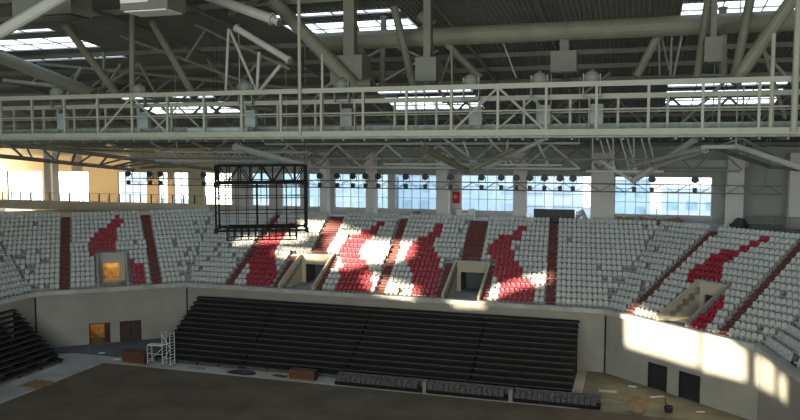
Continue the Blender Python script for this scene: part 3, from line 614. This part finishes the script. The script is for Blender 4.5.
box_truss(t, -60, 13.4, 80, 16.95, 17.75, .8, 1.2, .045, 'steel2')
for x in (-58, -44, -30, -16, -2, 12): m = MB(); m.tube((x, 80.4, 17.7), (x, 80.4, hroof(80)), .025, 6); m.build('cable', 'steel2', t)
FX = [-60.8 + 1, -56.7, -55.2, -49.2, -34.2, -32.1, -30.2, -28.7, -27.2, -24.0, -21.8, -19.0, -15.6, -13.5, -11.9, -10.5, -9.0, -7.4, -6.1, -.1, 1.6, 5.6]
FW = ['above the far left cream wall', 'left one of a pair above the cream wall', 'right one of a pair above the cream wall', 'beside the left edge of the hanging black cage']
for k, x in enumerate(FX):
    w = FW[k] if k < 4 else ('%s from left of those right of the cage' % ORD[k - 3] if k < 19 else ['left of the three before the rightmost window', 'middle of the three before the rightmost window', 'right of the three before the rightmost window'][k - 19])
    t = thing('floodlight', (x, 79.9, 17.8), 'round dark floodlight on the slim bridge, ' + w, 'floodlight', 'floodlights on the slim bridge')
    z = 18.3; rr = .36
    m = MB(); m.tube((x, 79.6, z), (x, 79.75, z), .36, 14); m.tube((x, 79.75, z), (x, 80.15, z), .34, 14, .16); m.build('reflector', 'lamp', t)
    m = MB(); m.box(x - .40, x - .36, 79.8, 79.9, z - .5, z + .05); m.box(x + .36, x + .40, 79.8, 79.9, z - .5, z + .05); m.box(x - .4, x + .4, 79.8, 79.9, z - .55, z - .5); m.build('yoke', 'lamp', t)
    m = MB(); m.box(x - .2, x + .2, 79.62, 79.9, 16.95, 17.5); m.build('ballast_box', 'lamp', t)
# ------------------------------------------------------------------ black cage hanging over the arena (scoreboard frame)
CX, CY, CA = -27.4, 52.6, math.radians(26.5)
t = thing('hanging_cage', (CX, CY, 15), 'black open steel cage hanging in front of the stand, left of centre', 'scoreboard frame')
BASE[t.name] = Vector((0, 0, 15)); t.rotation_euler.z = CA
hx, hy, ct, cm, cb = 3.35, 1.7, 20.0, 18.7, 15.15
for x in (-hx, hx):
    for y in (-hy, hy):
        m = MB(); m.tube((x, y, cb), (x, y, ct), .07, 8); m.build('corner_post', 'black', t)
        for z in (cb, cm - .1): m = MB(); m.box(x - .13, x + .13, y - .13, y + .13, z - .18, z + .18); m.build('joint', 'black', t)
        m = MB(); c, s_ = math.cos(-CA), math.sin(-CA); wy = CY + math.sin(CA) * x + math.cos(CA) * y; m.tube((x, y, ct), (x, y, hroof(wy) + .04), .015, 6); m.build('cable', 'black', t)
for z, r in ((ct, .07), (cm, .07), (cb, .08), (cm - .3, .04)):
    m = MB()
    for y in (-hy, hy): m.tube((-hx, y, z), (hx, y, z), r, 8)
    for x in (-hx, hx): m.tube((x, -hy, z), (x, hy, z), r, 8)
    m.build('ring', 'black', t)
m = MB(); n = 8
for y in (-hy, hy):
    for k in range(n):
        a = -hx + 2 * hx * k / n; b = -hx + 2 * hx * (k + 1) / n; m.tube((a, y, cm if k % 2 else ct), (b, y, ct if k % 2 else cm), .045, 6); m.tube((b, y, cm), (b, y, ct), .05, 6)
for x in (-hx, hx):
    for k in range(4):
        a = -hy + 2 * hy * k / 4; b = -hy + 2 * hy * (k + 1) / 4; m.tube((x, a, cm if k % 2 else ct), (x, b, ct if k % 2 else cm), .05, 6)
m.build('lacing', 'black', t)
for y in (-hy, hy):
    for k in range(1, 9):
        x = -hx + 2 * hx * k / 9; m = MB(); m.tube((x, y, cb), (x, y, cm), .045 if k in (4, 6) else .025, 6); m.build('upright', 'black', t)
m = MB()
for z in (16.45, 17.6):
    for y in (-hy, hy): m.tube((-hx, y, z), (hx, y, z), .035, 6)
    for x in (-hx, hx): m.tube((x, -hy, z), (x, hy, z), .035, 6)
m.build('crossbar', 'black', t)
m = MB(); fx = 2.6
for y in (-1.2, 1.2):
    for z in (14.4, 15.3): m.tube((-fx, y, z), (fx, y, z), .055, 6)
    for k in range(11): x = -fx + 2 * fx * k / 10; m.tube((x, y, 14.4), (x, y, 15.3), .05, 6)
for x in (-fx, fx): m.tube((x, -1.2, 14.4), (x, 1.2, 14.4), .05, 6); m.tube((x, -1.2, 15.3), (x, 1.2, 15.3), .05, 6)
m.build('lower_rack', 'black', t)
# ------------------------------------------------------------------ balustrade and low wall on the left gallery
m = MB(); pts = [(-90, 89.3), (-54.6, 89.3)]
m.box(-95, -54.4, 89.2, 89.5, ZC, 14.0)
q = off(1, RT + .25)
struct('wall_low_gallery', m, 'cream')
t = thing('gallery_railing', (-70, 89.35, 14.0), 'thin dark railing on the low wall before the far left windows', 'railing')
for k in range(24):
    x = -94 + k * 1.7; m = MB(); m.box(x - .07, x + .07, 89.3, 89.4, 14.0, 15.15); m.build('post', 'lamp', t)
m = MB(); m.tube((-94.2, 89.35, 15.15), (-54.8, 89.35, 15.15), .035, 6); m.build('handrail', 'grey', t)
m = MB()
for f in (0, 1, 2):
    a, b, c, d = off(f, RT + .05), off(f + 1, RT + .05), off(f + 1, RT + .25), off(f, RT + .25)
    if f == 2: b = Vector((-50, b.y)); c = Vector((-50, c.y))
    m.prism([(a.x, a.y, ZC), (b.x, b.y, ZC), (c.x, c.y, ZC), (d.x, d.y, ZC)], (0, 0, .62))
struct('trim_left_parapet', m, 'cream')
t = thing('mesh_fence', (14, 90, ZC), 'grey mesh fence above the top row at the right edge', 'fence')
m = MB(); m.tube((11.7, 90, 14.0), (19, 90, 14.0), .04, 6); m.tube((11.7, 90, 12.9), (19, 90, 12.9), .04, 6); m.build('rail', 'grey', t)
m = MB()
for k in range(50): m.box(11.7 + k * .15, 11.73 + k * .15, 89.99, 90.01, 12.9, 14.0)
for k in range(8): m.box(11.7, 19, 89.99, 90.01, 12.9 + k * .14, 12.93 + k * .14)
m.build('mesh_panel', 'grey', t)
m = MB()
for k in range(6): m.box(11.7 + k * 1.4, 11.78 + k * 1.4, 89.96, 90.04, ZC, 14.05)
m.build('fence_post', 'grey', t)
# flag
t = thing('flag', (-21.2, 90.4, 14.8), 'small red flag with white crescent and star on the column between windows', 'flag')
m = MB(); N = 8
for k in range(N):
    xa = -21.25 + .9 * k / N; xb = -21.25 + .9 * (k + 1) / N; ya = 90.4 + .03 * math.sin(k * 1.4); yb = 90.4 + .03 * math.sin((k + 1) * 1.4)
    m.prism([(xa, ya, 14.75), (xb, yb, 14.75), (xb, yb, 16.15), (xa, ya, 16.15)], (0, .02, 0))
m.build('cloth', 'flag', t)
m = MB(); cx, cz = -20.85, 15.55; P1 = [(cx + .22 * math.cos(a), cz + .22 * math.sin(a)) for a in [math.radians(40 + 280 * k / 16) for k in range(17)]]
P2 = [(cx + .06 + .175 * math.cos(a), cz + .175 * math.sin(a)) for a in [math.radians(318 - 276 * k / 16) for k in range(17)]]
for k in range(16):
    a, b = P1[k], P1[k + 1]; c, d = P2[15 - k], P2[16 - k]; m.prism([(a[0], 90.34, a[1]), (b[0], 90.34, b[1]), (c[0], 90.34, c[1]), (d[0], 90.34, d[1])], (0, .012, 0))
m.build('crescent', 'white', t)
m = MB(); st = [(cx + .16 + (.10 if k % 2 == 0 else .04) * math.cos(math.radians(180 + 36 * k)), 90.34, cz + (.10 if k % 2 == 0 else .04) * math.sin(math.radians(180 + 36 * k))) for k in range(10)]
m.prism(st, (0, .012, 0)); m.build('star', 'white', t)
m = MB(); m.tube((-21.35, 90.42, 16.17), (-20.25, 90.42, 16.17), .025, 6); m.tube((-20.8, 90.42, 16.17), (-20.8, 90.42, 18.6), .012, 5); m.tube((-20.8, 90.42, 18.6), (-20.8, 94.69, 18.6), .02, 5); m.build('rod', 'grey', t)
# things standing along the top of the bowl
def pile(name, x0, x1, y, z, h, mk, lab, cat, n=6, seed=1):
    rnd = random.Random(seed); m = MB(); w = (x1 - x0) / n
    for k in range(n):
        a = rnd.uniform(-.25, .25); hh = h * rnd.uniform(.55, 1); d = .7
        c, s_ = math.cos(a), math.sin(a); m.ob((x0 + k * w, y + rnd.uniform(-.1, .1), z), (w * .92 * c, w * .92 * s_, 0), (-d * s_, d * c, 0), (0, 0, hh))
    return tag(m.build(name, mk, base=((x0 + x1) / 2, y, z)), lab, cat)
m = MB(); m.box(-11.3, -6.6, 89.6, 89.7, ZC, 14.35); m.box(-11.3, -6.6, 89.5, 89.8, ZC, ZC + .1)
tag(m.build('black_board', 'lamp', base=(-9, 89.6, ZC)), 'long black board standing below the window right of the second column', 'board')
def lumpy(name, c, rx, ry, rz, mk, lab, cat, seed):
    rnd = random.Random(seed); m = MB(); n = 10; prof = 6; vs = []; c = Vector(c)
    for j in range(prof):
        ph = math.pi / 2 * j / (prof - 1)
        for k in range(n):
            t_ = 2 * math.pi * k / n; q = rnd.uniform(.8, 1.15); vs.append(c + Vector((rx * math.cos(t_) * math.cos(ph) * q, ry * math.sin(t_) * math.cos(ph) * q, rz * math.sin(ph) * (q if j < prof - 1 else 1))))
    fs = [(j * n + k, j * n + (k + 1) % n, (j + 1) * n + (k + 1) % n, (j + 1) * n + k) for j in range(prof - 1) for k in range(n)] + [tuple(range(n))[::-1]]
    m.add(vs, fs); return tag(m.build(name, mk, base=c), lab, cat)
lumpy('foil_bundle', (-5.9, 89.3, ZC), .75, .5, 1.6, 'bag', 'crumpled silvery bundle beside the black board', 'bundle', 3)
lumpy('dark_bundle', (10.9, 88.9, ZC), 1.0, .4, 1.15, 'lamp', 'dark bundle at the head of the long diagonal stairs', 'bundle', 4)
for a, b, sd_, lab in ((-1.9, .4, 1, 'left stack of brown boards under the rightmost window'), (.7, 2.8, 2, 'middle stack of brown boards under the rightmost window'), (3.1, 5.3, 3, 'right stack of brown boards under the rightmost window')):
    pile('board_stack', a, b, 89.4, ZC, 1.0, 'pallet', lab, 'boards', 5, sd_)
pile('cardboard_boxes', -26, -23.7, 89.5, ZC, .95, 'pallet', 'brown cardboard cartons in front of the column left of the flag', 'cartons', 3, 8)
pile('white_crates', -20.6, -18.4, 89.5, ZC, 1.5, 'white', 'white crates below the window right of the flag', 'crates', 3, 12)
# ------------------------------------------------------------------ retractable black tiers
def bleacher(name, p0, e, nrm, length, n, depth, rise, lab, lights=False, seed=0):
    e = Vector((*e, 0)); nrm = Vector((*nrm, 0)); p0 = Vector((*p0, 0))
    t = thing(name, p0, lab, 'bleachers', 'retractable black tiers')
    for i in range(n):
        o = p0 + nrm * (depth * i) + e * .01; z = .35 + rise * i
        m = MB(); m.ob(o + Vector((0, 0, z - .07)), e * (length - .02), nrm * (depth + .12), (0, 0, .07))
        m.ob(o + nrm * (depth * .62) + Vector((0, 0, z)), e * (length - .02), nrm * .28, (0, 0, .06)); ob = m.build('tier', 'bleach', t)
        m = MB(); m.ob(o - nrm * .02 + Vector((0, 0, z - .1)), e * (length - .02), nrm * .02, (0, 0, .11)); m.build('edge_strip', 'nose', ob)
    m = MB(); k = int(length / 2.4)
    for j in range(k + 1):
        q = p0 + e * (.1 + (length - .3) * j / k)
        for i in range(0, n, 1):
            oo = q + nrm * (depth * i + .12); m.ob(oo, e * .07, nrm * .07, (0, 0, .28 + rise * i))
        m.prism([q + nrm * .15 + Vector((0, 0, .02)), q + nrm * (depth * n) + Vector((0, 0, .02)), q + nrm * (depth * n) + Vector((0, 0, rise * n - .2)), ], e * .05)
    m.build('understructure', 'black', t)
    if not lights:
        m = MB()
        for i in range(1, n): m.ob(p0 + nrm * (depth * i + .14) + e * .1 + Vector((0, 0, rise * i - .06)), e * (length - .2), nrm * .02, (0, 0, rise - .12))
        m.build('riser_panel', 'black', t)
    return t
Yb = 73.1; n = 13; dp = .66; y0 = Yb - n * dp
for a, b, lab in ((-46, -36.2, 'black tiered bleacher at the left end of the far row'), (-36.18, -25.52, 'black tiered bleacher directly below the hanging cage'), (-25.5, -13.7, 'black tiered bleacher in the middle of the arena far side'), (-13.68, -4.75, 'black tiered bleacher at the right end of the far row')):
    bleacher('retractable_bleacher', (a, y0), (1, 0), (0, 1), b - a, n, dp, .385, lab)
for y1_, y2_, lab in ((50.3, 61.5, 'black tiered bleacher at the left edge of the photo'), (36, 50.2, 'near section of the left bleacher, mostly outside the photo')):
    bleacher('retractable_bleacher', (-54.3, y2_), (0, -1), (-1, 0), y2_ - y1_, 12, .5, .42, lab, True)
# banks of folded seats wrapped in dusty film in front of the far tiers
def bank(x0, x1, lab, seed):
    rnd = random.Random(seed); t = thing('folded_seat_bank', ((x0 + x1) / 2, 62.9, 0), lab, 'folded seats', 'banks of folded seats in front of the far tiers')
    m = MB(); m.box(x0, x1, 62.7, 64.0, 0, .3); m.build('base_platform', 'bleach', t)
    m = MB(); x = x0 + .1
    while x < x1 - .5:
        for (yy, zz) in ((62.78, .3), (63.1, .32), (63.4, .34)):
            h = rnd.uniform(.42, .62); m.prism([(x, yy, zz), (x, yy + .24, zz), (x, yy + .2, zz + h * .8), (x, yy + .1, zz + h), (x, yy - .02, zz + h * .7)], (.42, 0, 0))
        x += .48
    tag(m.build('folded_seats', 'speck', t), kind='stuff')
    m = MB(); m.box(x0, x1, 63.66, 63.74, .3, .95); m.build('rear_rail', 'speck', t)
bank(-25.6, -17.4, 'leftmost of the three dusty folded seat banks on the floor', 1)
bank(-17.0, -9.9, 'middle one of the three dusty folded seat banks', 2)
bank(-9.4, -2.3, 'rightmost folded seat bank, nearest the sandy floor corner', 3)
for x, lab in ((-17.2, 'pale dusty panel between left and middle folded seat banks'), (-9.65, 'pale dusty panel between middle and right folded seat banks')):
    m = MB(); m.box(x - .17, x + .17, 62.7, 63.6, 0, .95); m.box(x - .15, x + .15, 62.75, 63.5, .95, 1.0); tag(m.build('end_panel', 'grey', base=(x, 63, 0)), lab, 'panel')
# ------------------------------------------------------------------ scaffold tower
t = thing('scaffold_tower', (-43.8, 63.5, 0), 'white mobile scaffold tower in front of the left end of the far tiers', 'scaffold')
def ladder(x, y, h, nm_):
    m = MB()
    for yy in (y, y + .75): m.tube((x, yy, .12), (x, yy, h), .035, 8)
    k = 1
    while .3 * k < h: m.tube((x, y, .3 * k), (x, y + .75, .3 * k), .025, 6); k += 1
    m.build(nm_, 'white', t)
ladder(-43.0, 63.0, 3.4, 'ladder_frame'); ladder(-43.9, 63.0, 3.4, 'ladder_frame'); ladder(-45.6, 63.0, 2.0, 'ladder_frame')
m = MB(); m.box(-45.6, -43.9, 63, 63.75, 2.0, 2.08); m.build('platform', 'white', t)
m = MB()
for a, b in (((-43.9, 63, .4), (-43, 63, 1.9)), ((-43, 63, 1.9), (-43.9, 63, 3.2)), ((-45.6, 63, .3), (-43.9, 63, 1.8)), ((-45.6, 63, 1.2), (-43.9, 63, 1.2)), ((-43.9, 63, .9), (-43, 63, .9)), ((-43.9, 63, 2.4), (-43, 63, 2.4))): m.tube(a, b, .03, 6)
m.build('brace', 'white', t)
for x in (-45.6, -43.9, -43):
    for y in (63, 63.75): m = MB(); m.tube((x - .03, y, .07), (x + .03, y, .07), .07, 10); m.tube((x, y, .07), (x, y, .16), .02, 6); m.build('castor', 'lamp', t)
# ------------------------------------------------------------------ things on the floor
def crate(x0, x1, y0, y1, h, lab, slats=5):
    t = thing('wooden_crate', ((x0 + x1) / 2, (y0 + y1) / 2, 0), lab, 'crate', 'brown crates on the pale floor strip')
    m = MB(); m.box(x0, x1, y0, y1, .12, h)
    for k in range(slats + 1): x = x0 + (x1 - x0 - .08) * k / slats; m.box(x, x + .08, y0 - .03, y0, .12, h)
    m.build('box', 'wood', t)
    m = MB()
    for k in range(3): y = y0 + (y1 - y0 - .12) * k / 2; m.box(x0, x1, y, y + .12, 0, .12)
    m.build('skid', 'pallet', t)
    m = MB(); m.box(x1 + .01, x1 + .1, y0 + .05, y1 - .05, .12, h - .1); m.build('dark_end', 'lamp', t)
crate(-48.4, -45.9, 62.9, 64.1, 1.15, 'large brown crate left of the white scaffold tower')
crate(-30.2, -27.7, 62.8, 63.7, .95, 'brown slatted crate on the pale strip left of the folded seats')
m = MB()
for k in range(5): m.box(-52.3 + .42 * k, -52.0 + .42 * k, 53.6, 55.6, .1, .14)
for k in range(3): m.box(-52.3, -50.35, 53.6 + .9 * k, 53.75 + .9 * k, 0, .1)
tag(m.build('pallet', 'pallet', base=(-51.3, 54.6, 0)), 'flat brown timber pallet on the pale strip by the left tiers', 'pallet')
crate(-52.1, -51.2, 49.2, 50.2, .9, 'small brown crate cut off by the left edge', 3)
lumpy('rubble_heap', (-35.3, 63.3, 0), 1.6, .5, .3, 'lamp', 'low dark heap of rubble on pale strip left of slatted crate', 'rubble', 21)
lumpy('rubble_heap', (-49.5, 66.2, 0), 1.3, .5, .5, 'wood', 'brownish heap in front of the closed brown left corner door', 'rubble', 22)
t = thing('cable_drum', (.6, 63.2, 0), 'round yellow brown cable drum on the sandy floor', 'cable drum')
m = MB(); m.tube((.6, 62.9, .62), (.6, 62.98, .62), .62, 20); m.build('flange', 'pallet', t)
m = MB(); m.tube((.6, 63.5, .62), (.6, 63.58, .62), .62, 20); m.build('flange', 'pallet', t)
m = MB(); m.tube((.6, 62.98, .62), (.6, 63.5, .62), .3, 14); m.build('core', 'wood', t)
t = thing('tool_bucket', (3.0, 63.9, 0), 'dark bucket with a stick near the bottom edge, right of cable drum', 'bucket')
m = MB(); m.lathe((3.0, 63.9, 0), [(.3, 0), (.38, .5), (.33, .5), (.27, .06)], 12); m.build('pail', 'lamp', t)
m = MB(); m.tube((2.9, 63.9, .07), (2.7, 63.9, 1.15), .05, 6); m.build('stick', 'wood', t)
dz = [((1.7, 67.2), 1.3, .25, .5, 'white', 'longer white strip lying on the sandy floor below the dark doors'), ((-.2, 69.9), .7, .3, -.2, 'white', 'small white sheet lying on the sandy floor near the wall'), ((-2.6, 67.6), 1.5, .5, .1, 'ledge', 'pale plank at the right end of the last bleacher'),
      ((-2.2, 66.3), 1.8, .35, -.35, 'pallet', 'yellowish plank leaning flat beside the last bleacher'), ((5.2, 64.4), .7, .2, .4, 'white', 'white scrap on the sandy floor right of the bucket'), ((-1.4, 64.7), .9, .4, .2, 'grey', 'grey sheet just behind the right folded seat bank'),
      ((-53.2, 65.2), .6, .4, .2, 'white', 'white scrap on the blue grey floor in the left corner'), ((-50.2, 63.6), .7, .5, .3, 'white', 'white scrap on floor just left of the large crate'), ((-41.2, 63.3), 1.8, .3, 0, 'grey', 'grey board lying on the pale strip right of the scaffold'), ((-32.2, 63.4), 1.4, .5, -.15, 'wood', 'brown sheet lying just left of the slatted crate')]
for (x, y), l, w, a, mk, lab in dz:
    c, s_ = math.cos(a), math.sin(a); m = MB(); m.ob((x, y, 0), (l * c, l * s_, 0), (-w * s_, w * c, 0), (0, 0, .05)); m.ob((x + .1 * c, y + .1 * s_, .05), (l * .8 * c, l * .8 * s_, 0), (-w * .6 * s_, w * .6 * c, 0), (0, 0, .03))
    tag(m.build('scrap_board', mk, base=(x, y, 0)), lab, 'scrap')
# ------------------------------------------------------------------ outside, seen through the windows
m = MB(); m.box(-260, 160, 96, 300, -.6, -.5); struct('ground_outside', m, 'ground')
def building(x0, x1, y, z1, mk, lab, n, d=14):
    t = thing('office_building', ((x0 + x1) / 2, y, -.5), lab, 'building', 'buildings outside the far windows')
    m = MB(); m.box(x0, x1, y, y + d, -.5, z1); m.build('facade', mk, t)
    m = MB(); k = max(2, int((x1 - x0) / 3.2)); st = 3.1; z = .9
    while z + 1.6 < z1:
        for q in range(k):
            a = x0 + (x1 - x0) * (q + .2) / k; b = x0 + (x1 - x0) * (q + .8) / k; m.box(a, b, y - .06, y, z, z + 1.6)
        z += st
    m.build('windows', 'winb' if mk != 'tealb' else 'blueb', t)
    m = MB(); m.box(x0 - .3, x1 + .3, y - .3, y + d, z1, z1 + .4); m.build('roof_slab', 'whiteb', t)
building(-150, -128, 140, 17.5, 'blueb', 'pale blue block outside the leftmost window', 6)
building(-122, -104, 136, 17.8, 'whiteb', 'white block outside the second window from the left', 6)
building(-96, -84, 150, 18.6, 'whiteb', 'white block outside the windows before the hanging cage', 6)
building(-76, -60, 140, 17.6, 'tealb', 'teal block seen through the hanging black cage', 6)
building(-57, -44, 132, 17.4, 'tealb', 'teal block outside the windows right of the cage', 6)
building(-43, -33, 138, 16.6, 'blueb', 'pale blue block outside the window left of the flag', 6)
building(-31, -20, 135, 17.2, 'tealb', 'teal block outside the window right of the flag', 6)
building(-19, -9.5, 133, 16.9, 'tealb', 'tall teal block outside the window above the black board', 6)
building(-4, 2.5, 134, 16.2, 'blueb', 'pale blue tower outside left part of the rightmost window', 6)
building(5, 22, 150, 13.6, 'whiteb', 'low white block outside right part of the rightmost window', 6)
